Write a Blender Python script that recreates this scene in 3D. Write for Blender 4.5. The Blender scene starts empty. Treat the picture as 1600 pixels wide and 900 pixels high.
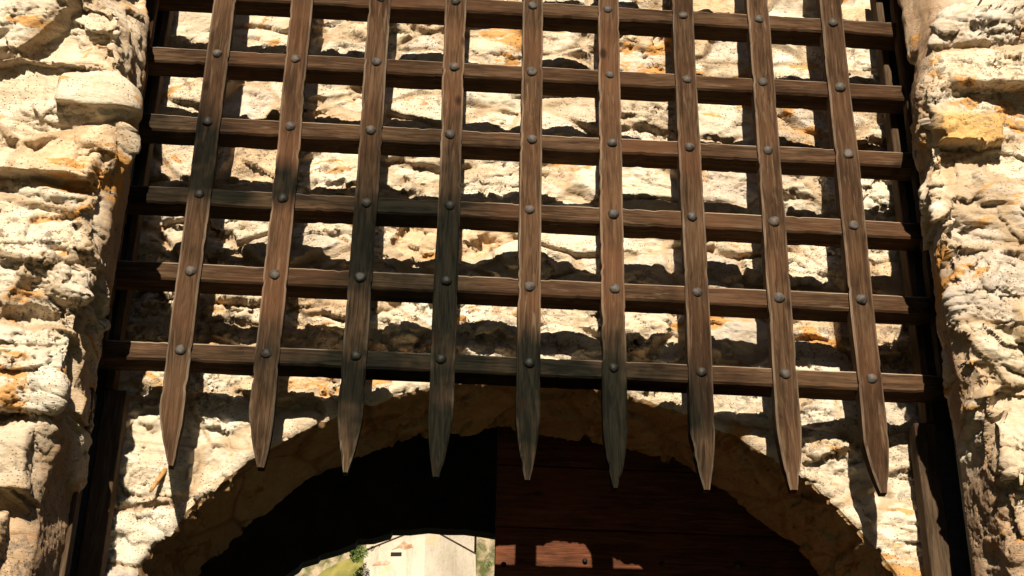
import bpy, math, random
import numpy as np
from mathutils import Matrix, Vector
PI = math.pi
random.seed(7)
SC = bpy.context.scene
COL = SC.collection

# ------------------------------------------------------------------ camera
F_PX = 2447.46
PITCH, ROLL, YAW = 0.49764, 0.01687, 0.05905
CAM = Vector((-0.35126, -4.88011, 1.6))
cp, sp, cy, sy = math.cos(PITCH), math.sin(PITCH), math.cos(YAW), math.sin(YAW)
Fv = Vector((sy*cp, cy*cp, sp)); R0 = Vector((cy, -sy, 0)); U0 = R0.cross(Fv)
Rv = R0*math.cos(ROLL) + U0*math.sin(ROLL)
Uv = U0*math.cos(ROLL) - R0*math.sin(ROLL)
cam = bpy.data.objects.new('camera', bpy.data.cameras.new('camera'))
COL.objects.link(cam)
M = Matrix.Identity(4)
for i in range(3):
    M[i][0], M[i][1], M[i][2], M[i][3] = Rv[i], Uv[i], -Fv[i], CAM[i]
cam.matrix_world = M
cam.data.sensor_width = 36.0
cam.data.lens = F_PX/1600*36.0
cam.data.clip_start = 0.05
cam.data.clip_end = 3000
SC.camera = cam

# ------------------------------------------------------------------ light
SUN_EL, SUN_AZ = math.radians(26.8), math.radians(4.0)     # from behind the viewer, slightly left
world = bpy.data.worlds.new('World'); SC.world = world
world.use_nodes = True
wn = world.node_tree
bg = wn.nodes['Background']
sky = wn.nodes.new('ShaderNodeTexSky')
sky.sky_type = 'NISHITA'; sky.sun_disc = False
sky.sun_elevation = SUN_EL
sky.sun_rotation = PI + SUN_AZ
sky.air_density = 0.5; sky.dust_density = 0.4
wn.links.new(sky.outputs[0], bg.inputs['Color'])
bg.inputs['Strength'].default_value = 0.05
ld = Vector((math.sin(SUN_AZ)*math.cos(SUN_EL), math.cos(SUN_AZ)*math.cos(SUN_EL), -math.sin(SUN_EL)))
sun = bpy.data.objects.new('sun', bpy.data.lights.new('sun', 'SUN'))
COL.objects.link(sun)
sun.rotation_euler = ld.to_track_quat('-Z', 'Y').to_euler()
sun.location = (-3, -20, 14)
sun.data.energy = 5.0; sun.data.angle = math.radians(0.5); sun.data.color = (1.0, 0.87, 0.685)
SC.view_settings.view_transform = 'Standard'
SC.view_settings.look = 'None'
SC.view_settings.exposure = 1.0
SC.view_settings.gamma = 1.0
SC.view_settings.use_curve_mapping = False

# ------------------------------------------------------------------ noise in numpy
def rnd(i, j, k, seed):
    h = (i.astype(np.int64)*73856093) ^ (j.astype(np.int64)*19349663) ^ (k.astype(np.int64)*83492791) ^ np.int64(seed*2654435761 % 2147483647)
    h = (h ^ (h >> 13)) * 1274126177
    h = (h ^ (h >> 16)) & 0xffffffff
    h = (h * 2246822519) & 0xffffffff
    h = (h ^ (h >> 15))
    return (h & 0xffffff).astype(np.float64)/float(0x1000000)

def vnoise(P, seed):
    I = np.floor(P).astype(np.int64); f = P-I; f = f*f*f*(f*(f*6-15)+10)
    out = np.zeros(len(P))
    for a in (0, 1):
        wa = f[:, 0] if a else 1-f[:, 0]
        for b in (0, 1):
            wb = f[:, 1] if b else 1-f[:, 1]
            for c in (0, 1):
                wc = f[:, 2] if c else 1-f[:, 2]
                out += wa*wb*wc*rnd(I[:, 0]+a, I[:, 1]+b, I[:, 2]+c, seed)
    return out*2-1

def fbm(P, seed, octv=4, gain=.5, ridged=False):
    s = np.zeros(len(P)); a = 1.0; t = 0
    for o in range(octv):
        n = vnoise(P*(2.03**o)+o*17.3, seed+o)
        s += a*((1-2*np.abs(n)) if ridged else n); t += a; a *= gain
    return s/t

def worley(P, seed, jit=.85):
    """F1, F2, cell id (3 ints), offset from the nearest point"""
    I = np.floor(P).astype(np.int64); n = len(P)
    F1 = np.full(n, 9.0); F2 = np.full(n, 9.0)
    ID = np.zeros((n, 3), np.int64); D = np.zeros((n, 3))
    for a in (-1, 0, 1):
        for b in (-1, 0, 1):
            for c in (-1, 0, 1):
                i, j, k = I[:, 0]+a, I[:, 1]+b, I[:, 2]+c
                C = np.stack([i+.5+jit*(rnd(i, j, k, seed)-.5), j+.5+jit*(rnd(i, j, k, seed+1)-.5), k+.5+jit*(rnd(i, j, k, seed+2)-.5)], 1)
                d = P-C; r = np.sqrt((d*d).sum(1))
                m = r < F1
                F2 = np.where(m, F1, np.minimum(F2, r))
                F1 = np.where(m, r, F1)
                ID[m] = np.stack([i, j, k], 1)[m]; D[m] = d[m]
    return F1, F2, ID, D

def sstep(a, b, x):
    t = np.clip((x-a)/(b-a), 0, 1); return t*t*(3-2*t)

# ------------------------------------------------------------------ objects
def tag(o, label=None, cat=None, group=None, kind=None):
    for k, v in (('label', label), ('category', cat), ('group', group), ('kind', kind)):
        if v: o[k] = v
    return o

def empty(name, loc=(0, 0, 0)):
    o = bpy.data.objects.new(name, None); o.location = loc; COL.objects.link(o); return o

def link(name, me, mat=None, parent=None, smooth=False):
    if mat: me.materials.append(mat)
    o = bpy.data.objects.new(name, me); COL.objects.link(o)
    if parent:
        o.parent = parent
        if parent.type == 'EMPTY': o.matrix_parent_inverse = Matrix.Translation(-parent.location)
    if smooth:
        me.polygons.foreach_set('use_smooth', [True]*len(me.polygons))
    me.update()
    return o

def grid_mesh(name, P, tint=None, keep=None, flip=False):
    """P n x m x 3 -> mesh; tint n x m x 3 colour attribute 'tint'"""
    n, m = P.shape[:2]
    idx = np.arange(n*m).reshape(n, m)
    q = np.stack([idx[:-1, :-1], idx[1:, :-1], idx[1:, 1:], idx[:-1, 1:]], -1)
    if keep is not None: q = q[keep]
    q = q.reshape(-1, 4)
    if flip: q = q[:, ::-1]
    used = np.unique(q); mp = np.full(n*m, -1); mp[used] = np.arange(len(used))
    q = mp[q]; V = P.reshape(-1, 3)[used]
    me = bpy.data.meshes.new(name)
    me.vertices.add(len(V)); me.vertices.foreach_set('co', V.astype(np.float32).ravel())
    me.loops.add(q.size); me.loops.foreach_set('vertex_index', q.astype(np.int32).ravel())
    me.polygons.add(len(q)); me.polygons.foreach_set('loop_start', (np.arange(len(q))*4).astype(np.int32))
    me.update(calc_edges=True)
    if tint is not None:
        at = me.color_attributes.new('tint', 'FLOAT_COLOR', 'POINT')
        c = np.ones((len(V), 4), np.float32); c[:, :3] = tint.reshape(-1, 3)[used]
        at.data.foreach_set('color', c.ravel())
    return me

class MB:
    """collects vertices and faces for one mesh"""
    def __init__(s): s.v = []; s.f = []
    def box(s, x0, x1, y0, y1, z0, z1):
        b = len(s.v)
        s.v += [(x, y, z) for z in (z0, z1) for y in (y0, y1) for x in (x0, x1)]
        s.f += [tuple(b+i for i in q) for q in ((0, 2, 3, 1), (4, 5, 7, 6), (0, 1, 5, 4), (2, 6, 7, 3), (0, 4, 6, 2), (1, 3, 7, 5))]
    def prism(s, pts, y0, y1):
        b = len(s.v); n = len(pts)
        s.v += [(x, y0, z) for x, z in pts] + [(x, y1, z) for x, z in pts]
        s.f.append(tuple(range(b, b+n))); s.f.append(tuple(range(b+2*n-1, b+n-1, -1)))
        for i in range(n):
            j = (i+1) % n
            s.f.append((b+j, b+i, b+n+i, b+n+j))
    def tube(s, pts, rad, n=8):
        rings = []
        for i, p in enumerate(pts):
            p = Vector(p)
            d = (Vector(pts[min(i+1, len(pts)-1)])-Vector(pts[max(i-1, 0)])).normalized()
            a = d.cross(Vector((.31, .2, .93))).normalized(); c = d.cross(a)
            r = rad[i] if hasattr(rad, '__len__') else rad
            b = len(s.v)
            s.v += [tuple(p+a*(r*math.cos(2*PI*k/n))+c*(r*math.sin(2*PI*k/n))) for k in range(n)]
            rings.append(b)
        for b0, b1 in zip(rings, rings[1:]):
            for k in range(n):
                s.f.append((b0+k, b0+(k+1) % n, b1+(k+1) % n, b1+k))
        s.f.append(tuple(rings[0]+k for k in range(n))[::-1]); s.f.append(tuple(rings[-1]+k for k in range(n)))
    def build(s, name, mat, parent=None, smooth=False, bevel=0):
        me = bpy.data.meshes.new(name); me.from_pydata(s.v, [], s.f)
        o = link(name, me, mat, parent, smooth)
        if bevel:
            md = o.modifiers.new('bevel', 'BEVEL'); md.width = bevel; md.segments = 2; md.limit_method = 'ANGLE'
        return o

# ------------------------------------------------------------------ materials
def new_mat(name):
    m = bpy.data.materials.new(name); m.use_nodes = True
    nt = m.node_tree; b = nt.nodes['Principled BSDF']
    return m, nt, b
def N(nt, t, **kw):
    n = nt.nodes.new(t)
    for k, v in kw.items():
        if k in n.inputs: n.inputs[k].default_value = v
        else: setattr(n, k, v)
    return n
def ramp(nt, src, stops, interp='LINEAR'):
    r = nt.nodes.new('ShaderNodeValToRGB'); r.color_ramp.interpolation = interp
    el = r.color_ramp.elements
    while len(el) < len(stops): el.new(.5)
    for e, (p, c) in zip(el, stops):
        e.position = p; e.color = tuple(c)+(1,) if hasattr(c, '__len__') else (c, c, c, 1)
    nt.links.new(src, r.inputs[0]); return r.outputs[0]
def mix(nt, fac, a, b, mode='MIX'):
    m = nt.nodes.new('ShaderNodeMix'); m.data_type = 'RGBA'; m.blend_type = mode
    for v, i in ((fac, 0), (a, 6), (b, 7)):
        if hasattr(v, 'is_linked') or isinstance(v, bpy.types.NodeSocket): nt.links.new(v, m.inputs[i])
        else: m.inputs[i].default_value = v if not hasattr(v, '__len__') else tuple(v)+(1,)
    return m.outputs[2]
def noise(nt, vec, scale, detail=4, rough=.55, dist=0):
    n = N(nt, 'ShaderNodeTexNoise'); n.inputs['Scale'].default_value = scale
    n.inputs['Detail'].default_value = detail; n.inputs['Roughness'].default_value = rough; n.inputs['Distortion'].default_value = dist
    nt.links.new(vec, n.inputs['Vector']); return n.outputs['Fac']
def mapping(nt, vec, sc=(1, 1, 1), loc=(0, 0, 0), rot=(0, 0, 0)):
    m = N(nt, 'ShaderNodeMapping'); m.inputs['Scale'].default_value = sc; m.inputs['Location'].default_value = loc; m.inputs['Rotation'].default_value = rot
    nt.links.new(vec, m.inputs['Vector']); return m.outputs[0]
def bump(nt, h, b, strength, dist, prev=None):
    n = N(nt, 'ShaderNodeBump'); n.inputs['Strength'].default_value = strength; n.inputs['Distance'].default_value = dist
    nt.links.new(h, n.inputs['Height'])
    if prev: nt.links.new(prev, n.inputs['Normal'])
    nt.links.new(n.outputs[0], b.inputs['Normal']); return n.outputs[0]

def stone_mat(name, gain=1.0, pit=1.0):
    m, nt, b = new_mat(name)
    g = N(nt, 'ShaderNodeNewGeometry').outputs['Position']
    at = N(nt, 'ShaderNodeAttribute', attribute_name='tint').outputs['Color']
    n1 = noise(nt, g, 9, 6, .65, .6)
    c = mix(nt, ramp(nt, n1, [(.36, 0), (.64, 1)]), mix(nt, 1.0, at, (.80, .73, .64), 'MULTIPLY'), at)
    # ochre iron staining in its own patches
    n2 = noise(nt, mapping(nt, g, (1, 1, 2.2), (3, 1, 4)), 3.6, 7, .60, .9)
    c = mix(nt, ramp(nt, n2, [(.59, 0), (.625, .85)]), c, (.48*gain, .235*gain, .055*gain))
    # grey lichen speckle
    n3 = noise(nt, g, 26, 5, .7); n3b = noise(nt, g, 2.1, 2, .5)
    lf = N(nt, 'ShaderNodeMath', operation='MULTIPLY')
    nt.links.new(ramp(nt, n3, [(.54, 0), (.59, 1)]), lf.inputs[0]); nt.links.new(ramp(nt, n3b, [(.50, 0), (.60, .8)]), lf.inputs[1])
    c = mix(nt, lf.outputs[0], c, (.19, .155, .12))
    # fine grain
    n4 = noise(nt, g, 90, 3, .7)
    c = mix(nt, .5, c, ramp(nt, n4, [(.3, (.74, .70, .63)), (.55, (1, 1, 1))]), 'MULTIPLY')
    # dark pits
    v = N(nt, 'ShaderNodeTexVoronoi'); v.inputs['Scale'].default_value = 85; nt.links.new(mapping(nt, g, (1, 1, 1.3)), v.inputs['Vector'])
    pm = N(nt, 'ShaderNodeMath', operation='MULTIPLY')
    nt.links.new(ramp(nt, v.outputs['Distance'], [(.14, 1), (.26, 0)]), pm.inputs[0])
    nt.links.new(ramp(nt, noise(nt, g, 4.2, 3, .6), [(.45, 0), (.52, pit)]), pm.inputs[1])
    c = mix(nt, pm.outputs[0], c, (.10, .07, .04))
    nt.links.new(c, b.inputs['Base Color'])
    b.inputs['Roughness'].default_value = .92; b.inputs['Specular IOR Level'].default_value = .15
    # bumps: pits, grain, layered cracks
    cr = noise(nt, mapping(nt, g, (1, 1, 3.2), (0, 0, 0), (0, .15, 0)), 14, 7, .72, .5)
    p = bump(nt, cr, b, .55, .03)
    p = bump(nt, noise(nt, g, 48, 8, .82, .3), b, .5, .010, p)
    inv = N(nt, 'ShaderNodeMath', operation='SUBTRACT'); inv.inputs[0].default_value = 1; nt.links.new(pm.outputs[0], inv.inputs[1])
    p = bump(nt, inv.outputs[0], b, .6, .008, p)
    return m
M_STONE = stone_mat('limestone_rubble')
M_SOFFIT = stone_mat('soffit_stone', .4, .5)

def tar_and_edge_shade(nt, g, gv, grain, c):
    # tar-black damp weathering: a blotch across the lower middle and one at the upper left edge; pier shade painted down the right edge
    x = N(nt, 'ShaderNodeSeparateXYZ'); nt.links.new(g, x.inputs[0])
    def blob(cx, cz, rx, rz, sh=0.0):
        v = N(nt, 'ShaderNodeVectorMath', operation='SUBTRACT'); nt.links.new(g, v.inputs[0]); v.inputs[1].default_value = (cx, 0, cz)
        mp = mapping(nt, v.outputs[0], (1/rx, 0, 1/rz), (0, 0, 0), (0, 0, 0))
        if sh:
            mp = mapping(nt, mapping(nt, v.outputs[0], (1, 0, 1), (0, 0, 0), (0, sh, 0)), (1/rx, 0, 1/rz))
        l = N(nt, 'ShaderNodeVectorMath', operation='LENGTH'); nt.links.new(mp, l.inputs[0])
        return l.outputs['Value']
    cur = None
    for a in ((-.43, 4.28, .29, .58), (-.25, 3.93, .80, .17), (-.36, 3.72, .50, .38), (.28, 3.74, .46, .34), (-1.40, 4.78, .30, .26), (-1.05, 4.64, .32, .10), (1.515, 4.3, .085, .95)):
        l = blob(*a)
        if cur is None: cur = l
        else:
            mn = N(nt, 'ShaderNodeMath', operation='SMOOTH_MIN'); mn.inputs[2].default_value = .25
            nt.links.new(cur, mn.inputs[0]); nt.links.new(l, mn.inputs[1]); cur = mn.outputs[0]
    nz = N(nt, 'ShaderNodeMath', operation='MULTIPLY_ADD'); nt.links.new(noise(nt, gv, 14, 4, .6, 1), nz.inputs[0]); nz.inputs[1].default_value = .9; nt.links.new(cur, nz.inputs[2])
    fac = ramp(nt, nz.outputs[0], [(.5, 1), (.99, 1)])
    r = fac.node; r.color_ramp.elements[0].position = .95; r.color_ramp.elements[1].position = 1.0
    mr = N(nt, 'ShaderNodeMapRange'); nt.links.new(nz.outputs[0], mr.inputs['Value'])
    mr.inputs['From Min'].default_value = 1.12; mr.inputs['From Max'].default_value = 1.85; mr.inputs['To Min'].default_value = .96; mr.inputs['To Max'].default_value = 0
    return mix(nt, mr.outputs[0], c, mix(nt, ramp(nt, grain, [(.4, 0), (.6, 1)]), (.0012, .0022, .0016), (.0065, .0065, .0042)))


def wood_mat(name, axis='z', base=((.025, .014, .0075), (.082, .047, .026)), stain_shade=True, weather=.5, seed=0):
    m, nt, b = new_mat(name)
    g = N(nt, 'ShaderNodeNewGeometry').outputs['Position']
    oi = N(nt, 'ShaderNodeObjectInfo').outputs['Random']
    off = N(nt, 'ShaderNodeCombineXYZ')
    mm = N(nt, 'ShaderNodeMath', operation='MULTIPLY'); mm.inputs[1].default_value = 37.0; nt.links.new(oi, mm.inputs[0])
    for i in range(3): nt.links.new(mm.outputs[0], off.inputs[i])
    ad = N(nt, 'ShaderNodeVectorMath', operation='ADD'); nt.links.new(g, ad.inputs[0]); nt.links.new(off.outputs[0], ad.inputs[1])
    s = {'z': (1, 1, .075), 'x': (.075, 1, 1)}[axis]
    gv = mapping(nt, ad.outputs[0], s)
    grain = noise(nt, gv, 60, 5, .6, 1.6)
    broad = noise(nt, gv, 17, 4, .6, 2.5)
    c = ramp(nt, grain, [(.34, base[0]), (.64, base[1])])
    c = mix(nt, ramp(nt, broad, [(.38, .75), (.62, 0)]), c, tuple(v*.7 for v in base[0]))
    c = mix(nt, .45, c, ramp(nt, noise(nt, gv, 170, 4, .75, .8), [(.36, (.45, .42, .4)), (.6, (1.25, 1.2, 1.15))]), 'MULTIPLY')
    # redder and greyer lengths
    c = mix(nt, ramp(nt, noise(nt, ad.outputs[0], 3.4, 3, .5), [(.45, 0), (.7, .5)]), c, (base[1][0]*1.12, base[1][1]*.9, base[1][2]*.82))
    c = mix(nt, ramp(nt, noise(nt, gv, 42, 5, .6, 2), [(.58, 0), (.70, weather)]), c, (.15, .108, .070))
    # fine splits
    sp_ = ramp(nt, noise(nt, gv, 120, 3, .6, 1), [(.30, .8), (.38, 0)])
    c = mix(nt, sp_, c, (.025, .014, .009))
    rough = .8
    if stain_shade:
        c = tar_and_edge_shade(nt, g, gv, grain, c)
    tone = N(nt, 'ShaderNodeMapRange'); nt.links.new(oi, tone.inputs['Value']); tone.inputs['To Min'].default_value = .78; tone.inputs['To Max'].default_value = 1.22
    tc = N(nt, 'ShaderNodeCombineColor')
    for i in range(3): nt.links.new(tone.outputs[0], tc.inputs[i])
    c = mix(nt, 1.0, c, tc.outputs[0], 'MULTIPLY')
    c = mix(nt, ramp(nt, noise(nt, mapping(nt, ad.outputs[0], (1, 1, 1), (7, 3, 1)), 2.3, 4, .6), [(.46, 0), (.68, weather*1.1)]), c, mix(nt, ramp(nt, grain, [(.35, 0), (.6, 1)]), tuple(v*1.1 for v in base[0]), (base[1][0]*1.2, base[1][1]*1.3, base[1][2]*1.35)))
    # knots
    kv = N(nt, 'ShaderNodeTexVoronoi'); kv.inputs['Scale'].default_value = 5.5; nt.links.new(mapping(nt, ad.outputs[0], {'z': (1, .3, .55), 'x': (.55, .3, 1)}[axis]), kv.inputs['Vector'])
    c = mix(nt, ramp(nt, kv.outputs['Distance'], [(.045, .8), (.10, 0)]), c, tuple(v*.35 for v in base[0]))
    nt.links.new(c, b.inputs['Base Color'])
    b.inputs['Roughness'].default_value = rough; b.inputs['Specular IOR Level'].default_value = .04
    p = bump(nt, grain, b, .5, .004)
    bump(nt, sp_, b, -.5, .003, p)
    return m
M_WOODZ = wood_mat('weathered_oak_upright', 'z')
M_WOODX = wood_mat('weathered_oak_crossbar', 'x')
M_ARRIS = wood_mat('pale_upper_arris', 'x', ((.14, .10, .07), (.34, .27, .20)), True, .6)
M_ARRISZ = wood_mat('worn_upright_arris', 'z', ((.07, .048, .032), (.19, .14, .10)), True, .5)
M_PLANK = wood_mat('aged_plank', 'z', ((.032, .022, .014), (.095, .064, .040)), False)
M_DOOR = wood_mat('reddish_door_board', 'x', ((.05, .020, .011), (.16, .062, .033)), False, .15)

def simple_mat(name, c0, c1, scale, rough=.8, metal=0, bs=.4, bd=.004, detail=5):
    m, nt, b = new_mat(name)
    g = N(nt, 'ShaderNodeNewGeometry').outputs['Position']
    n = noise(nt, g, scale, detail, .6, .4)
    nt.links.new(ramp(nt, n, [(.38, c0), (.64, c1)]), b.inputs['Base Color'])
    b.inputs['Roughness'].default_value = rough; b.inputs['Metallic'].default_value = metal
    bump(nt, n, b, bs, bd)
    return m
def iron_mat():
    m, nt, b = new_mat('forged_iron')
    g = N(nt, 'ShaderNodeNewGeometry').outputs['Position']
    n = noise(nt, g, 45, 5, .6, .4)
    c = ramp(nt, n, [(.36, (.028, .024, .021)), (.56, (.070, .062, .055)), (.68, (.105, .058, .034))])
    c = tar_and_edge_shade(nt, g, g, n, c)
    nt.links.new(c, b.inputs['Base Color']); b.inputs['Roughness'].default_value = .6; b.inputs['Specular IOR Level'].default_value = .2
    bump(nt, n, b, .6, .003)
    return m
M_IRON = iron_mat()
M_RAIL = simple_mat('blackened_steel', (.006, .009, .007), (.02, .024, .02), 30, .55, .2)
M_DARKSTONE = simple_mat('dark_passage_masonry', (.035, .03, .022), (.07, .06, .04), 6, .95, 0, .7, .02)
M_GROUND = simple_mat('dark_mown_grass', (.020, .028, .010), (.040, .048, .018), 1.3, .95, 0, .6, .03)
M_PEG = simple_mat('rusted_peg', (.20, .09, .025), (.48, .27, .09), 40, .8)
M_CABLE = simple_mat('old_rope', (.10, .07, .04), (.2, .15, .1), 80, .9)

# ------------------------------------------------------------------ rubble surface
def planes(D, ID, sd, n, base, slope, span):
    out = np.full(len(D), 9.0)
    for q in range(n):
        rr = [rnd(ID[:, 0], ID[:, 1], ID[:, 2], sd+20*q+i) for i in range(4)]
        g = np.stack([rr[0]-.5, rr[1]-.5, rr[2]-.5], 1)*2
        k = slope*(.15 if q == 0 else 1)
        out = np.minimum(out, base*(rr[3] if q else rr[3]*.6) + (span*q/n*.4) + (D*g).sum(1)*k)
    return out
PAL = np.array([(.64, .57, .47), (.66, .60, .50), (.62, .54, .43), (.64, .55, .43), (.56, .50, .43), (.68, .63, .54), (.60, .47, .33), (.66, .59, .48)])
def rubble(P, size, seed, amp=1.0, mortar=(.40, .30, .19), tilt=.32, joint=.05, chip=.4, relief=1.0):
    """height and colour of rubble masonry at points P (k x 3)"""
    w = np.stack([fbm(P*2.6, seed+50, 3), fbm(P*2.6+9, seed+60, 3), fbm(P*3.0+21, seed+70, 3)], 1)
    fine = np.stack([fbm(P*16, seed+80, 3), fbm(P*16+9, seed+83, 3), fbm(P*16+5, seed+86, 3)], 1)
    Q = (P + w*np.array([.075, .05, .05]) + fine*.007)/np.array(size)
    F1, F2, ID, D = worley(Q, seed)
    D = D*np.array(size)
    e = sstep(.0, .13, (F2-F1))
    r = [rnd(ID[:, 0], ID[:, 1], ID[:, 2], seed+10+i) for i in range(6)]
    # each stone: the lowest of a few random planes = a convex broken block
    h = (r[3]-.3)*.06*relief + planes(D, ID, seed+700, 6, .040, .75*tilt/.3, .055)*relief
    for sc, am, sd in ((.15, 1.0, 1), (.055, .3, 2)):
        q = (P*np.array([1, 1, 1.7]) + fine*.03 + w*.05)/sc
        f1, f2, id2, d2 = worley(q, seed+200*sd)
        h += (planes(d2*sc, id2, seed+900*sd, 4, chip*sc*.9, .55, chip*sc)*am - .004*(1-sstep(0, .06, f2-f1)))*relief*(.5+sstep(-.2, .3, w[:, 1]))
    h += relief*.005*fbm(P*7, seed+5, 4, .5) + .0045*fbm(P*42, seed+7, 4, .65)
    # slaty ledges
    lz = P[:, 2]*15 + fbm(P*np.array([3, 3, 6]), seed+90, 4)*2.6
    fr = lz-np.floor(lz)
    h += .006*relief*(fr-.5)*sstep(.0, .3, vnoise(P*2.6, seed+95))
    # irregular joints
    deep = joint*(.55+.9*vnoise(P*3, seed+33))
    h = h*(.25+.75*e) - deep*(1-e)
    col = PAL[(r[4]*len(PAL)).astype(int) % len(PAL)]*(0.86+.22*r[5])[:, None]
    mo = np.array(mortar)*(1+.15*fbm(P*9, seed+3, 3))[:, None]
    k = (1-sstep(.03, .11, F2-F1))[:, None]*.85
    return h*amp, col*(1-k)+mo*k, e

def finish(P, Nn, h, seed, rough=1.0, shear=.45):
    n, m = h.shape
    for _ in range(0):
        h = np.pad(h, 1, mode='edge'); h = (h[:-2, 1:-1]+h[2:, 1:-1]+h[1:-1, :-2]+h[1:-1, 2:]+4*h[1:-1, 1:-1])/8
    P = P + Nn*h[..., None]; P[..., 2] -= shear*h
    N2 = sheet_normals(P)
    sgn = np.sign((N2*Nn).sum(2, keepdims=True)); N2 = N2*sgn
    Q = P.reshape(-1, 3)
    wq = np.stack([fbm(Q*14, seed+31+i, 3) for i in range(3)], 1)
    g = .0022*fbm(Q*30, seed+3, 4, .7)
    patch = sstep(-.02, .4, fbm(Q*3.5, seed+9, 3))
    for sc, am in ((.10, .9), (.04, .45), (.02, .3)):
        q = (Q*np.array([1, 1, 1.6]) + wq*sc*.22)/sc
        f1, f2, id2, d2 = worley(q, seed+int(sc*1000), .95)
        g += am*(planes(d2*sc, id2, seed+77, 4, sc*.22, .62, sc*.22))*(.10+.90*patch)
    # split bedding planes: sharp steps
    lz = Q[:, 2]*12 + fbm(Q*np.array([2.2, 2.2, 4]), seed+12, 4)*3.4 + Q[:, 0]*2.0
    fr = lz-np.floor(lz)
    g += .007*(1-fr)*sstep(.16, .3, fbm(Q*1.9, seed+13, 2))
    # cracks and pits
    crack = fbm(Q*np.array([7, 7, 10]), seed+5, 5, .6)
    g -= .014*np.exp(-(crack/.022)**2)*sstep(-.15, .15, fbm(Q*2.3, seed+6, 2))
    f1, f2, id2, d2 = worley(Q/.026, seed+40, 1.0)
    big = rnd(id2[:, 0], id2[:, 1], id2[:, 2], seed+41)
    g -= .010*sstep(0, .18, big*.42-f1)*sstep(.0, .2, fbm(Q*4, seed+42, 3))
    return P + N2*(g.reshape(n, m)*rough)[..., None]*1.0

def sheet_normals(P):
    du = np.gradient(P, axis=0); dv = np.gradient(P, axis=1)
    n = np.cross(du, dv); return n/np.maximum(np.linalg.norm(n, axis=2, keepdims=True), 1e-9)

def graded(lo, hi, a, b, fine, coarse):
    """coordinates from lo to hi, fine between a and b, growing to coarse outside"""
    mid = list(np.arange(a, b, fine)); out = []
    x, s = a, fine
    while x > lo: s = min(s*1.12, coarse); x -= s; out.append(x)
    up = []; x, s = mid[-1], fine
    while x < hi: s = min(s*1.12, coarse); x += s; up.append(x)
    return np.array(out[::-1]+mid+up)

# ------------------------------------------------------------------ THE SETTING: ground
gx = np.concatenate([-np.geomspace(900, 8, 30), np.linspace(-7, 7, 60), np.geomspace(8, 900, 30)])
GX, GY = np.meshgrid(gx, gx, indexing='ij')
pts = np.stack([GX, GY, 0*GX], -1)
pts[..., 2] = .03*fbm(pts.reshape(-1, 3)*.8, 5, 3).reshape(GX.shape)*np.clip(1, 0, 1)-.03
tag(link('ground', grid_mesh('ground', pts), M_GROUND, smooth=True), kind='structure')

def sky_block():
    # unseen dark slope added behind the viewer to block sky fill, lower where the sun stands
    n, m = 120, 30
    az = np.linspace(-1.75, 1.75, n)                       # from -y, towards +x
    el = np.radians(19.5 + 22*sstep(.25, 1.2, np.abs(az-.0)))
    v = np.linspace(0, 1, m)
    P = np.zeros((n, m, 3)); rr = 60+25*v[None]
    P[..., 0] = np.sin(az)[:, None]*rr; P[..., 1] = -np.cos(az)[:, None]*rr-4; P[..., 2] = 85*np.tan(el)[:, None]*v[None]
    P[..., 2] += 1.6*fbm(P.reshape(-1, 3)*.13, 77, 4).reshape(n, m)*v[None]
    tag(link('sky_block_slope', grid_mesh('sky_block_slope', P), M_SKY_BLOCK, smooth=True), kind='structure')
M_SKY_BLOCK = simple_mat('dark_sky_block', (.012, .018, .007), (.03, .038, .014), .4, .95, 0, .6, .5)
sky_block()

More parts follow.
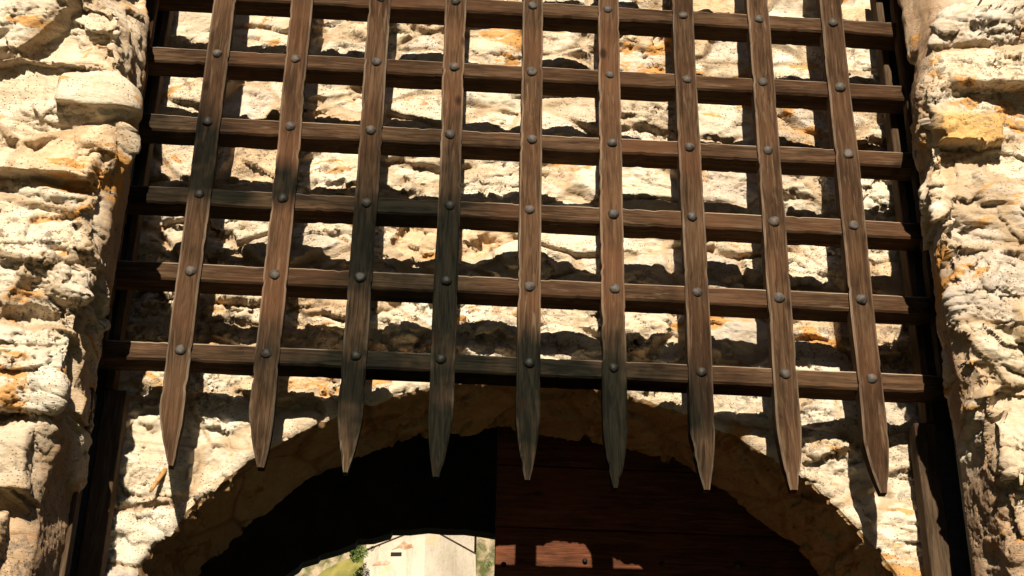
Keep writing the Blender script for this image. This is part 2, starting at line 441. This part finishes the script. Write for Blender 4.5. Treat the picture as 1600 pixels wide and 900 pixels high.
# ------------------------------------------------------------------ arched wall
AX, AZ, AR, WY, SY = .03, 2.497, 1.51, .232, .68      # arch centre, radius, wall front, soffit back
def arch_wall():
    # s along the opening: left leg up, arc, right leg down
    arc = graded(-PI/2-.001, PI/2+.001, -1.12, 1.12, .0036, .03); arc = arc[(arc > -PI/2) & (arc < PI/2)]
    leg = np.linspace(0, AZ-.03, 40)
    S = [( -AR, z, -1, 0) for z in leg] + [(AR*math.sin(a), AZ+AR*math.cos(a), math.sin(a), math.cos(a)) for a in arc] + [(AR, z, 1, 0) for z in leg[::-1]]
    S = np.array(S)
    # profile: (outward offset t, depth y) back face -> soffit -> front face
    prof = [(t, SY+.02) for t in np.linspace(.7, .06, 12)]
    r = .035
    prof += [(r-r*math.sin(a), SY+.02-r+r*math.cos(a)) for a in np.linspace(.1, PI/2, 5)]
    prof += [(0, y) for y in np.arange(SY-.03, WY+.03, -.007)]
    prof += [(r-r*math.cos(a), WY+r-r*math.sin(a)) for a in np.linspace(0.05, PI/2, 6)]
    t = r; st = .0055; fr = []
    while t < 4.2:
        t += st; fr.append(t)
        if t > 1.9: st = min(st*1.15, .06)
    prof += [(a, WY) for a in fr]
    prof = np.array(prof)
    n, m = len(S), len(prof)
    P = np.zeros((n, m, 3))
    tt = prof[None, :, 0]
    P[..., 0] = AX + S[:, None, 0] + S[:, None, 2]*tt
    P[..., 1] = prof[None, :, 1]
    P[..., 2] = S[:, None, 1] + S[:, None, 3]*tt
    P[..., 0] -= S[:, None, 2]*.075*np.abs(S[:, None, 2])*sstep(WY+.03, SY, prof[None, :, 1])
    # the wall face leans back above the arch crown
    P[..., 1] += (.026+.030*sstep(3.92, 4.14, P[..., 2])+.014*sstep(4.15, 4.72, P[..., 2]))*sstep(.03, .10, tt)
    Nn = sheet_normals(P)
    if Nn[n//2, -5, 1] > 0: Nn = -Nn; flip = True
    else: flip = False
    h, c, e = rubble(P.reshape(-1, 3)+np.array([0, 0, .04]), (.31, .40, .18), 11, 1.0, mortar=(.46, .36, .25), joint=.024, relief=.60, tilt=.17)
    h = h.reshape(n, m); c = c.reshape(n, m, 3)
    h -= h[:, -300:-60].mean() - .004
    calm = np.where(tt < .01, .40, .5+.5*sstep(.03, .16, tt))*np.ones((n, m))
    P = finish(P, Nn, h*calm, 801, np.where(tt < .05, .7, .8)*np.ones((n, m)), .3)
    fy = prof[:-1, 1]*.5+prof[1:, 1]*.5; ft = prof[:-1, 0]*.5+prof[1:, 0]*.5
    is_front = (fy < WY+.012) & (ft > .004)
    kf = np.zeros((n-1, m-1), bool); kf[:, is_front] = True
    # soffit stones are darker and browner: the arch's shade put into their colour
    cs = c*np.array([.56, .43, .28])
    root = empty('arch_wall', (AX, WY, 0))
    tag(root, 'rough limestone rubble wall behind the wooden grille, pierced by the round arch', 'wall')
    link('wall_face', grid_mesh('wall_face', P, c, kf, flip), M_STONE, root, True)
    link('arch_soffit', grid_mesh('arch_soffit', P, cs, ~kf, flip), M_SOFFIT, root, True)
arch_wall()

# ------------------------------------------------------------------ piers (jambs)
def pier(side, label, corner, yc, seed, xg, feats, depth0=-.10):
    """corner: [(z, X)] line of the pier's front edge"""
    zs = graded(0, 8.5, 2.85, 5.22, .005, .08)
    zc, xc = np.array(sorted(corner)).T
    XC = np.interp(zs, zc, xc) + .012*fbm(np.stack([zs*6, 0*zs, 0*zs+seed], 1), seed, 3)
    YC = yc + .03*fbm(np.stack([zs*4, 0*zs+3, 0*zs+seed], 1), seed+1, 3)
    # base path in plan, rounded at the corner
    reveal = np.linspace(0, 1, 100); n_r = len(reveal)
    outs = []; x = .0; st = .005
    while x < 3.0:
        outs.append(x); x += st
        if x > .55: st = min(st*1.12, .09)
    outs = np.array(outs)
    back = np.linspace(.22, .02, 6)
    n, m = len(zs), len(back)+n_r+len(outs)
    P = np.zeros((n, m, 3)); P[..., 2] = zs[:, None]
    gx_ = side*xg
    P[:, :len(back), 0] = gx_ + side*back[None]; P[:, :len(back), 1] = depth0
    P[:, len(back):len(back)+n_r, 0] = gx_ + (XC[:, None]-gx_)*reveal[None]**1.0
    P[:, len(back):len(back)+n_r, 1] = depth0 + (YC[:, None]-depth0)*reveal[None]
    P[:, len(back)+n_r:, 0] = XC[:, None] + side*(outs[None]+.006)
    P[:, len(back)+n_r:, 1] = YC[:, None] - .05*np.minimum(outs[None], 1)
    # round the corners by smoothing along the path
    for _ in range(18):
        P[:, 1:-1, :2] = .25*P[:, :-2, :2]+.5*P[:, 1:-1, :2]+.25*P[:, 2:, :2]
    Nn = sheet_normals(P); flip = False
    if Nn[n//2, -5, 1] > 0: Nn = -Nn; flip = True
    h, c, e = rubble(P.reshape(-1, 3), (.44, .36, .25), seed, 1.0, mortar=(.46, .36, .25), tilt=.24, joint=.032)
    h = h.reshape(n, m); c = c.reshape(n, m, 3)
    u = np.zeros(m); u[len(back):len(back)+n_r] = reveal; u[len(back)+n_r:] = 1.0
    # mortar is smeared over the reveal: fewer stones break through
    Pf = P.reshape(-1, 3)
    sm = sstep(-.25, .2, fbm(Pf*3.1, seed+500, 3)).reshape(n, m)*(1-sstep(.72, 1.0, u))[None]
    soft = (.020*fbm(Pf*5, seed+510, 4)+.004*fbm(Pf*30, seed+511, 3)).reshape(n, m)
    h = h*(1-sm)+soft*sm
    h *= (.3+.7*sstep(0, .25, u))[None]
    c = c*(1-sm[..., None]) + np.array((.36, .255, .17))*sm[..., None]
    featk = np.zeros((n, m))
    for (x0, x1, z0, z1, hh, colr) in feats:
        X, Z = P[..., 0], P[..., 2]
        wob = (.012*fbm(Pf*11, seed+520, 4)).reshape(n, m)
        kx = sstep(x0-.012, x0+.02, X+wob)*(1-sstep(x1-.02, x1+.012, X+wob))
        kz = sstep(z0-.006, z0+.012, Z+wob*.8)*(1-sstep(z1-.07, z1+.01, Z+wob))
        k = kx*kz*sstep(.5, .95, u)[None]
        featk = np.maximum(featk, k); h = h*(1-k*.85)+k*hh
        if colr: c = c*(1-k[..., None]) + np.array(colr)*k[..., None]
    h = h - h[:, -150:].mean(); h = np.clip(h, -.08, .08); h = np.where(u[None] < .8, np.clip(h, -.05, .045), h)
    P = finish(P, Nn, h, seed+811, (.35+.65*sstep(.55, .95, u))[None]*np.ones((n, m))*(1-.55*featk))
    me = grid_mesh('stone_pier', P, c, None, flip)
    o = link('stone_pier', me, M_STONE, None, True)
    tag(o, label, 'pier')
    return o
pier(-1, 'craggy sunlit limestone pier on the left, bulging over the top left end of the grille', 
     [(0, -1.52), (2.97, -1.51), (3.23, -1.515), (3.36, -1.495), (3.52, -1.455), (3.65, -1.45), (3.82, -1.42), (4.0, -1.42), (4.2, -1.415), (4.36, -1.41),
      (4.5, -1.40), (4.7, -1.425), (4.98, -1.455), (5.08, -1.60), (5.2, -1.82), (8.5, -1.86)], -.52, 31, 1.452,
     [(-2.1, -1.53, 3.02, 3.20, .03, None), (-2.1, -1.50, 3.235, 3.46, .02, None), (-1.80, -1.45, 4.30, 4.42, .05, None), (-1.62, -1.40, 4.60, 4.74, .05, None)])
pier(1, 'pale sunlit limestone pier on the right, with a long flat ochre stone jutting out', 
     [(0, 1.53), (3.17, 1.52), (3.35, 1.50), (3.5, 1.47), (3.7, 1.43), (3.9, 1.385), (4.15, 1.37), (4.4, 1.35), (4.65, 1.365), (4.9, 1.37),
      (5.1, 1.42), (5.25, 1.50), (5.4, 1.62), (8.5, 1.7)], -.42, 57, 1.455,
     [(1.39, 1.62, 4.68, 4.85, .075, (.60, .40, .17)), (1.50, 1.9, 4.42, 4.60, .02, None), (1.55, 1.9, 3.9, 4.08, .05, (.60, .47, .30))])

# ------------------------------------------------------------------ guide rails at the sides of the grille
def guide(side, label):
    root = empty('guide_rail', (side*1.45, 0, 0))
    tag(root, label, 'guide rail', 'guide rails of the grille')
    zt = 5.16
    def bx(x0, x1, y0, y1, z0, z1, nm, mat, bev=.003):
        mb = MB(); a, b_ = sorted((side*x0, side*x1)); mb.box(a, b_, y0, y1, z0, z1); return mb.build(nm, mat, root, bevel=bev)
    # backing plank fixed on the wall, seen under and through the grille
    bx(1.385, 1.462, .135, .215, .0, 3.86, 'backing_plank', M_PLANK, .006)
    bx(1.432, 1.462, .135, .215, 3.864, 5.9, 'backing_plank', M_PLANK, .006)
    bx(1.466, 1.60, .16, .20, .0, 5.9, 'channel_plate', M_RAIL)
    bx(1.580, 1.60, -.10, .156, .0, 5.9, 'channel_side', M_RAIL)
    bx(1.447, 1.50, -.112, -.098, .0, zt, 'front_flange', M_RAIL)
    bx(1.452, 1.458, -.094, -.05, .0, zt-.01, 'flange_lip', M_RAIL, .001)
    if side < 0:
        bx(1.425, 1.452, -.185, -.116, .0, 3.72, 'edge_strip', M_PLANK, .004)
guide(-1, 'dark upright channel with a brown backing plank beside the left pier')
guide(1, 'dark upright channel with a thin bright edge beside the right pier')

# ------------------------------------------------------------------ the grille (portcullis)
DX, DZ, ZA = .30, .31315, 3.9542
def wobble_bar(axis, a0, a1, c, half, y0, y1, seed, taper=None, step=.012, tip_shift=0.0):
    """squared timber along axis with slightly uneven arrises; returns MB"""
    mb = MB(); n = max(2, int((a1-a0)/step))
    rs = random.Random(seed); ph = [rs.uniform(0, 99) for _ in range(8)]
    A = np.linspace(a0, a1, n+1)
    def nz(k, sc, am):
        return am*fbm(np.stack([A*sc, 0*A+ph[k], 0*A+seed*.37], 1), 3+k, 4, .6)
    bend = nz(0, .9, .005); e1 = nz(1, 6, .0022)+nz(6, 1.7, .0035); e2 = nz(2, 6, .0022)+nz(7, 1.7, .0035); ey = nz(3, 5, .002)
    nick1 = np.clip(fbm(np.stack([A*22, 0*A+ph[4], 0*A], 1), 9, 2)-.3, 0, 1)*.010
    nick2 = np.clip(fbm(np.stack([A*22, 0*A+ph[5], 0*A], 1), 9, 2)-.3, 0, 1)*.010
    rings = []
    for i, a in enumerate(A):
        hw, hy, sh = half, 0, 0
        if taper and a < taper[0]:
            k = (taper[0]-a)/(taper[0]-a0)
            hw = half*(1-k)+taper[1]*k + .004*math.sin(k*PI)
            hy = k*(y1-y0)*.30; sh = tip_shift*k
        ch = min(.007, hw*.4)
        cc = c+bend[i]+sh
        lo = -(hw+e1[i]-nick1[i]); hi = hw+e2[i]-nick2[i]
        ya, yb = y0+ey[i]+hy*.2, y1-hy
        sec = [(lo+ch, ya), (hi-ch, ya), (hi, ya+ch), (hi, yb), (lo, yb), (lo, ya+ch)]
        b = len(mb.v)
        for (s, y) in sec:
            mb.v.append((cc+s, y, a) if axis == 'z' else (a, y, cc+s))
        rings.append(b)
    for b0, b1 in zip(rings, rings[1:]):
        for k in range(6):
            k2 = (k+1) % 6
            q = (b0+k, b0+k2, b1+k2, b1+k)
            mb.f.append(q if axis == 'z' else q[::-1])
    mb.f.append(tuple(rings[0]+k for k in range(6))[::-1]); mb.f.append(tuple(rings[-1]+k for k in range(6)))
    mb.nseg = len(rings)-1
    return mb

def stud_mesh(sd):
    rs = random.Random(sd); ph = rs.uniform(0, 6); fl = rs.uniform(.6, 1.0)
    mb = MB(); r, hgt = .0205*rs.uniform(.95, 1.05), .017*rs.uniform(.8, 1.1); rings = []
    for k in range(7):
        a = k/6*PI/2*.98
        rr = r*math.cos(a); yy = -hgt*min(math.sin(a), fl+.12)
        b = len(mb.v); rings.append(b)
        for j in range(16):
            t = 2*PI*j/16; q = rr*(1+.045*math.sin(3*t+ph)+.03*math.sin(5*t+2*ph)+rs.uniform(-.015, .015))
            mb.v.append((q*math.cos(t), yy, q*math.sin(t)))
    for b0, b1 in zip(rings, rings[1:]):
        for j in range(16): mb.f.append((b0+j, b0+(j+1) % 16, b1+(j+1) % 16, b1+j))
    mb.f.append(tuple(rings[-1]+j for j in range(16)))
    me = bpy.data.meshes.new('stud'); me.from_pydata(mb.v, [], mb.f)
    me.materials.append(M_IRON); me.polygons.foreach_set('use_smooth', [True]*len(me.polygons)); me.update()
    return me
def grille():
    root = empty('portcullis', (0, 0, 3.53))
    tag(root, 'studded wooden grille of crossing timbers with pointed lower ends, hanging before the arch', 'portcullis')
    ztop = ZA+6*DZ+.25
    tips = [3.533, 3.539, 3.533, 3.530, 3.531, 3.515, 3.521, 3.533, 3.534]
    studs = [stud_mesh(k) for k in range(7)]
    rows = [ZA+r*DZ for r in range(7)]
    for c in range(-1, 10):
        x = (c-4)*DX
        if c in (-1, 9):
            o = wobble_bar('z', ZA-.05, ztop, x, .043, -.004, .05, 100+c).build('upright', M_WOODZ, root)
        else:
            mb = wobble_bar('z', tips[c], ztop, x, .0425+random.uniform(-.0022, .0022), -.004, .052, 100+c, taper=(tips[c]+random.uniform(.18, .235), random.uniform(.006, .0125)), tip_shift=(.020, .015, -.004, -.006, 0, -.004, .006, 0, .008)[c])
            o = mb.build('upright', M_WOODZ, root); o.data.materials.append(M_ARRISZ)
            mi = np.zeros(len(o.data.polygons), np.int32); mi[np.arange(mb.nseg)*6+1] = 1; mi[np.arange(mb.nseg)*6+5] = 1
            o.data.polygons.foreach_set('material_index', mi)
        for r, z in enumerate(rows):
            s = bpy.data.objects.new('stud', random.choice(studs)); COL.objects.link(s); s.parent = o
            s.location = (x+random.uniform(-.005, .005), -.003, z+random.uniform(-.005, .005)+(.004 if r == 0 else 0))
            s.location = Vector(s.location)
            s.scale = (random.uniform(.90, 1.10),)*3
            s.rotation_euler = (random.uniform(-.16, .16), random.uniform(0, 6), random.uniform(-.16, .16))
    for r, z in enumerate(rows):
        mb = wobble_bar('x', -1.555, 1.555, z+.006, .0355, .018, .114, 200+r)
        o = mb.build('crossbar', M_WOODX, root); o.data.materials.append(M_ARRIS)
        mi = np.zeros(len(o.data.polygons), np.int32); mi[np.arange(mb.nseg)*6+1] = 1     # paler colour on the upper arris only
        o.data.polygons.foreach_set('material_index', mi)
grille()

# ------------------------------------------------------------------ passage behind the arch
def passage():
    root = empty('gate_passage', (0, 2, 0))
    tag(root, 'dark vaulted stone passage behind the arch, open at its far end', 'passage')
    # side walls and barrel vault
    mb = MB(); n = 24; W, zs_, top = 1.85, 3.9, 5.25
    prof = [(-W, 0), (-W, zs_)] + [(-W*math.cos(PI*i/n), zs_+(top-zs_)*math.sin(PI*i/n)) for i in range(1, n)] + [(W, zs_), (W, 0)]
    outer = [(-W-.5, 0), (-W-.5, zs_)] + [(-(W+.5)*math.cos(PI*i/n), zs_+(top+.5-zs_)*math.sin(PI*i/n)) for i in range(1, n)] + [(W+.5, zs_), (W+.5, 0)]
    for y in (.74, 3.45):
        for x, z in prof: mb.v.append((x, y, z))
        for x, z in outer: mb.v.append((x, y, z))
    k = len(prof)
    for i in range(k-1):
        mb.f.append((i, i+1, 2*k+i+1, 2*k+i)); mb.f.append((k+i+1, k+i, 3*k+i, 3*k+i+1))
        mb.f.append((i+1, i, k+i, k+i+1)); mb.f.append((2*k+i, 2*k+i+1, 3*k+i+1, 3*k+i))
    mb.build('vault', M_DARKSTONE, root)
    # rear wall with stepped ragged rim
    rim = [(-1.45, 0), (-1.45, 3.6), (-1.30, 4.02), (-1.15, 4.20), (-1.075, 4.262), (-1.0, 4.32), (-.985, 4.345), (-.90, 4.375), (-.89, 4.392), (-.79, 4.425), (-.70, 4.468), (-.69, 4.49), (-.60, 4.498),
           (-.51, 4.53), (-.50, 4.553), (-.40, 4.556), (-.30, 4.572), (-.20, 4.566), (-.10, 4.57), (.0, 4.56), (.15, 4.54), (.35, 4.47), (.55, 4.36), (.75, 4.2), (.95, 3.9), (1.05, 3.5), (1.05, 0)]
    mb = MB(); TOP = 6.2
    y0, y1 = 3.4, 3.5
    outp = [(-3.2, 0), (-3.2, 3.6)] + [(-3.2, TOP)] + [(x, TOP) for x, z in rim[3:-3]] + [(3.2, TOP), (3.2, 3.5), (3.2, 0)]
    for y in (y0, y1):
        mb.v += [(x, y, z) for x, z in rim]; mb.v += [(x, y, z) for x, z in outp]
    k = len(rim)
    for i in range(k-1):
        mb.f.append((i, k+i, k+i+1, i+1)); mb.f.append((2*k+i, 2*k+i+1, 3*k+i+1, 3*k+i))
        mb.f.append((i, i+1, 2*k+i+1, 2*k+i)); mb.f.append((k+i+1, k+i, 3*k+i, 3*k+i+1))
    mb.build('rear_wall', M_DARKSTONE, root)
passage()

# ------------------------------------------------------------------ gate leaf (closed, right half)
def gate_leaf():
    root = empty('gate_leaf', (.8, .97, 0))
    tag(root, 'closed right leaf of a reddish boarded wooden gate inside the dark arch', 'gate')
    z = .05; k = 0
    while z < 4.6:
        hh = .262 if k else .262
        z1 = z+hh
        mb = MB(); mb.box(-.054+random.uniform(-.0015, .0015), 1.74, .97+random.uniform(0, .004), 1.03, z, z1-.006)
        mb.build('board', M_DOOR, root, bevel=.003); z = z1; k += 1
    mb = MB(); mb.box(-.05, 1.74, 1.032, 1.075, .05, 4.6); mb.build('backing', M_PLANK, root)
    for (x, zz) in ((.297, 3.585), (-.02, 3.56), (.6, 3.585), (.9, 3.585), (.297, 3.32), (.6, 3.32), (.9, 3.32)):
        s = MB(); s.tube([(x, .975, zz), (x, .962, zz), (x, .957, zz)], [.011, .010, .004], 10); s.build('nail', M_IRON, root, True)
gate_leaf()

# ------------------------------------------------------------------ small peg in the wall under the left spike
mb = MB(); mb.tube([(-1.228, .235, 3.625), (-1.243, .215, 3.58), (-1.262, .19, 3.525), (-1.268, .185, 3.508)], [.009, .0085, .0075, .004], 8)
tag(mb.build('peg', M_PEG, None, True), 'thin rusty peg slanting from the wall beneath the leftmost spike', 'peg')

# ------------------------------------------------------------------ courtyard seen through the passage
def plaster_mat():
    m, nt, b = new_mat('streaked_lime_plaster')
    g = N(nt, 'ShaderNodeNewGeometry').outputs['Position']
    c = ramp(nt, noise(nt, g, .9, 5, .6, .5), [(.35, (.33, .29, .225)), (.65, (.47, .42, .34))])
    st = noise(nt, mapping(nt, g, (1, 1, .16)), 6.5, 6, .7, .4)
    c = mix(nt, ramp(nt, st, [(.55, 0), (.7, .6)]), c, (.20, .17, .13))
    c = mix(nt, ramp(nt, noise(nt, mapping(nt, g, (1, 1, 1), (5, 2, 2)), 1.6, 5, .6), [(.6, 0), (.66, .8)]), c, (.58, .36, .19))
    nt.links.new(c, b.inputs['Base Color']); b.inputs['Roughness'].default_value = .9
    bump(nt, noise(nt, g, 8, 5, .6), b, .4, .05)
    return m
M_PLASTER = plaster_mat()
M_MOSS = simple_mat('mossy_rubble', (.07, .075, .02), (.34, .27, .18), 3.4, .95, 0, .8, .2, 8)
M_LEAF = simple_mat('bush_leaves', (.035, .085, .015), (.14, .20, .03), 3, .7)
M_GRASS = simple_mat('dry_hillside_grass', (.07, .085, .012), (.20, .17, .04), 2.5, .9)
M_BRICK = simple_mat('exposed_brick', (.24, .12, .06), (.42, .34, .24), 7, .9)
M_BLACK = simple_mat('unlit_opening', (.004, .004, .004), (.01, .01, .01), 3, 1.0)
def tower():
    root = empty('plastered_tower', (-.2, 30, 0))
    tag(root, 'pale plastered tower corner with a small dark slit, seen far off through the passage', 'tower')
    # plan: arris towards the viewer at x=-.21,y=29.6; two faces going back
    pl = [(-.21, 29.5), (.98, 30.3), (.98, 34), (-1.60, 34), (-1.60, 30.0)]
    mb = MB(); n = len(pl)
    zt = [13.97, 13.63, 13.3, 13.3, 13.50]
    for (x, y) in pl: mb.v.append((-.3+(x+.3)*1.35, y-.4, 0))
    for (x, y), z in zip(pl, zt): mb.v.append((x, y, z))
    for i in range(n):
        j = (i+1) % n; mb.f.append((i, j, n+j, n+i))
    mb.f.append(tuple(range(n, 2*n)))
    mb.build('shaft', M_PLASTER, root)
    # upper stage, set back a hand above the string line
    mb = MB()
    for (x, y) in pl: mb.v.append((-.3+(x+.3)*.975, y+.06, 13.0))
    for (x, y) in pl: mb.v.append((-.3+(x+.3)*.96, y+.12, 19.0))
    for i in range(n):
        j = (i+1) % n; mb.f.append((i, j, n+j, n+i))
    mb.f.append(tuple(range(n, 2*n)))
    mb.build('upper_stage', M_PLASTER, root)
    for a, b_, za, zb in ((0, 1, 13.97, 13.63), (4, 0, 13.50, 13.97)):
        mb = MB(); mb.tube([(pl[a][0], pl[a][1]-.01, za), (pl[b_][0], pl[b_][1]-.01, zb)], .018, 6); mb.build('string_course', M_BRICK if False else M_PLANK, root)
    def on_face(pts, name, mat, out, tilt=0):
        mb = MB()
        yf = lambda x, z: 29.5-(x+.21)*.36-.40*(1-z/13.7)
        n = len(pts)
        mb.v = [(x, yf(x, z)-out, z) for x, z in pts]+[(x, yf(x, z)+.12, z) for x, z in pts]
        mb.f = [tuple(range(n)), tuple(range(2*n-1, n-1, -1))]+[((i+1) % n, i, n+i, n+(i+1) % n) for i in range(n)]
        mb.build(name, mat, root)
    on_face([(-.99, 13.31), (-.74, 13.29), (-.74, 13.38), (-.99, 13.40)], 'slit', M_BLACK, .02)
    on_face([(-.98, 13.46), (-.80, 13.50), (-.66, 13.44), (-.47, 13.47), (-.52, 13.56), (-.62, 13.58), (-.70, 13.67), (-.80, 13.56)], 'brick_patch', M_BRICK, .012)
    on_face([(-1.40, 13.12), (-1.05, 13.10), (-.98, 13.16), (-1.1, 13.22), (-1.3, 13.20)], 'brick_patch', M_BRICK, .012)
tower()
def heap(name, label, cat, xs, ridge, y0, y1, mat, seed, amp=.25):
    n, m = 90, 60
    X = np.linspace(xs[0], xs[-1], n); RZ = np.interp(X, xs, ridge)
    v = np.linspace(0, 1, m)
    P = np.zeros((n, m, 3)); P[..., 0] = X[:, None]; P[..., 1] = y0+(y1-y0)*v[None]; P[..., 2] = RZ[:, None]*v[None]**.8
    Nn = sheet_normals(P); flip = Nn[n//2, m//2, 1] > 0
    if flip: Nn = -Nn
    h = fbm(P.reshape(-1, 3)*1.1, seed, 5, .6, True).reshape(n, m)*amp
    P = P+Nn*h[..., None]
    o = link(name, grid_mesh(name, P, None, None, flip), mat, None, True)
    return tag(o, label, cat) if cat else tag(o, kind='structure')
heap('rubble_wall', 'far pale rubble wall with moss to the left of the plastered tower', 'wall', [-9, -5, -3.0, -1.9, -1.4, -.5], [13.5, 14.6, 15.2, 15.6, 16, 16], 30.6, 32.6, M_BRICK and M_MOSS, 3)
heap('rubble_wall', 'far mossy rubble wall to the right of the plastered tower', 'wall', [.6, 1.2, 2, 5, 9], [15, 15, 14.5, 14, 13], 30.6, 32.4, M_MOSS, 4)
heap('hillside', None, None, [-9, -5, -3.2, -2.2, -1.5, -1.0], [9.6, 11.2, 12.6, 13.25, 13.55, 13.6], 26.5, 30.3, M_GRASS, 5, .2)

def bush(name, label, centre, rad, n, seed, cat='bush'):
    rs = random.Random(seed); mb = MB(); c = Vector(centre)
    lobes = [Vector((rs.gauss(0, .45), rs.gauss(0, .4), rs.gauss(0, .4)))*rad for _ in range(9)]
    for _ in range(n):
        l = lobes[rs.randrange(9)]
        d = Vector((rs.gauss(0, 1), rs.gauss(0, 1), rs.gauss(0, 1))).normalized()*rad*rs.uniform(.2, .5)
        p = c+l+d
        a = Vector((rs.gauss(0, 1), rs.gauss(0, 1), rs.gauss(0, 1))).normalized(); b_ = a.cross(Vector((rs.gauss(0, 1), rs.gauss(0, 1), rs.gauss(0, 1)))).normalized()
        s = rad*rs.uniform(.06, .12); k = len(mb.v)
        mb.v += [tuple(p-a*s), tuple(p+b_*s*.5), tuple(p+a*s), tuple(p-b_*s*.5)]; mb.f.append((k, k+1, k+2, k+3))
    return tag(mb.build(name, M_LEAF), label, cat)
bush('bush', 'small green bush against the left edge of the plastered tower', (-1.78, 29.2, 13.22), .28, 1500, 1)
bush('bush', 'tiny tuft growing at the string course of the plastered tower', (-1.42, 29.7, 13.72), .13, 500, 2)
bush('bush', 'small tuft on the mossy rubble wall right of the tower', (1.30, 30.6, 13.5), .13, 500, 3)
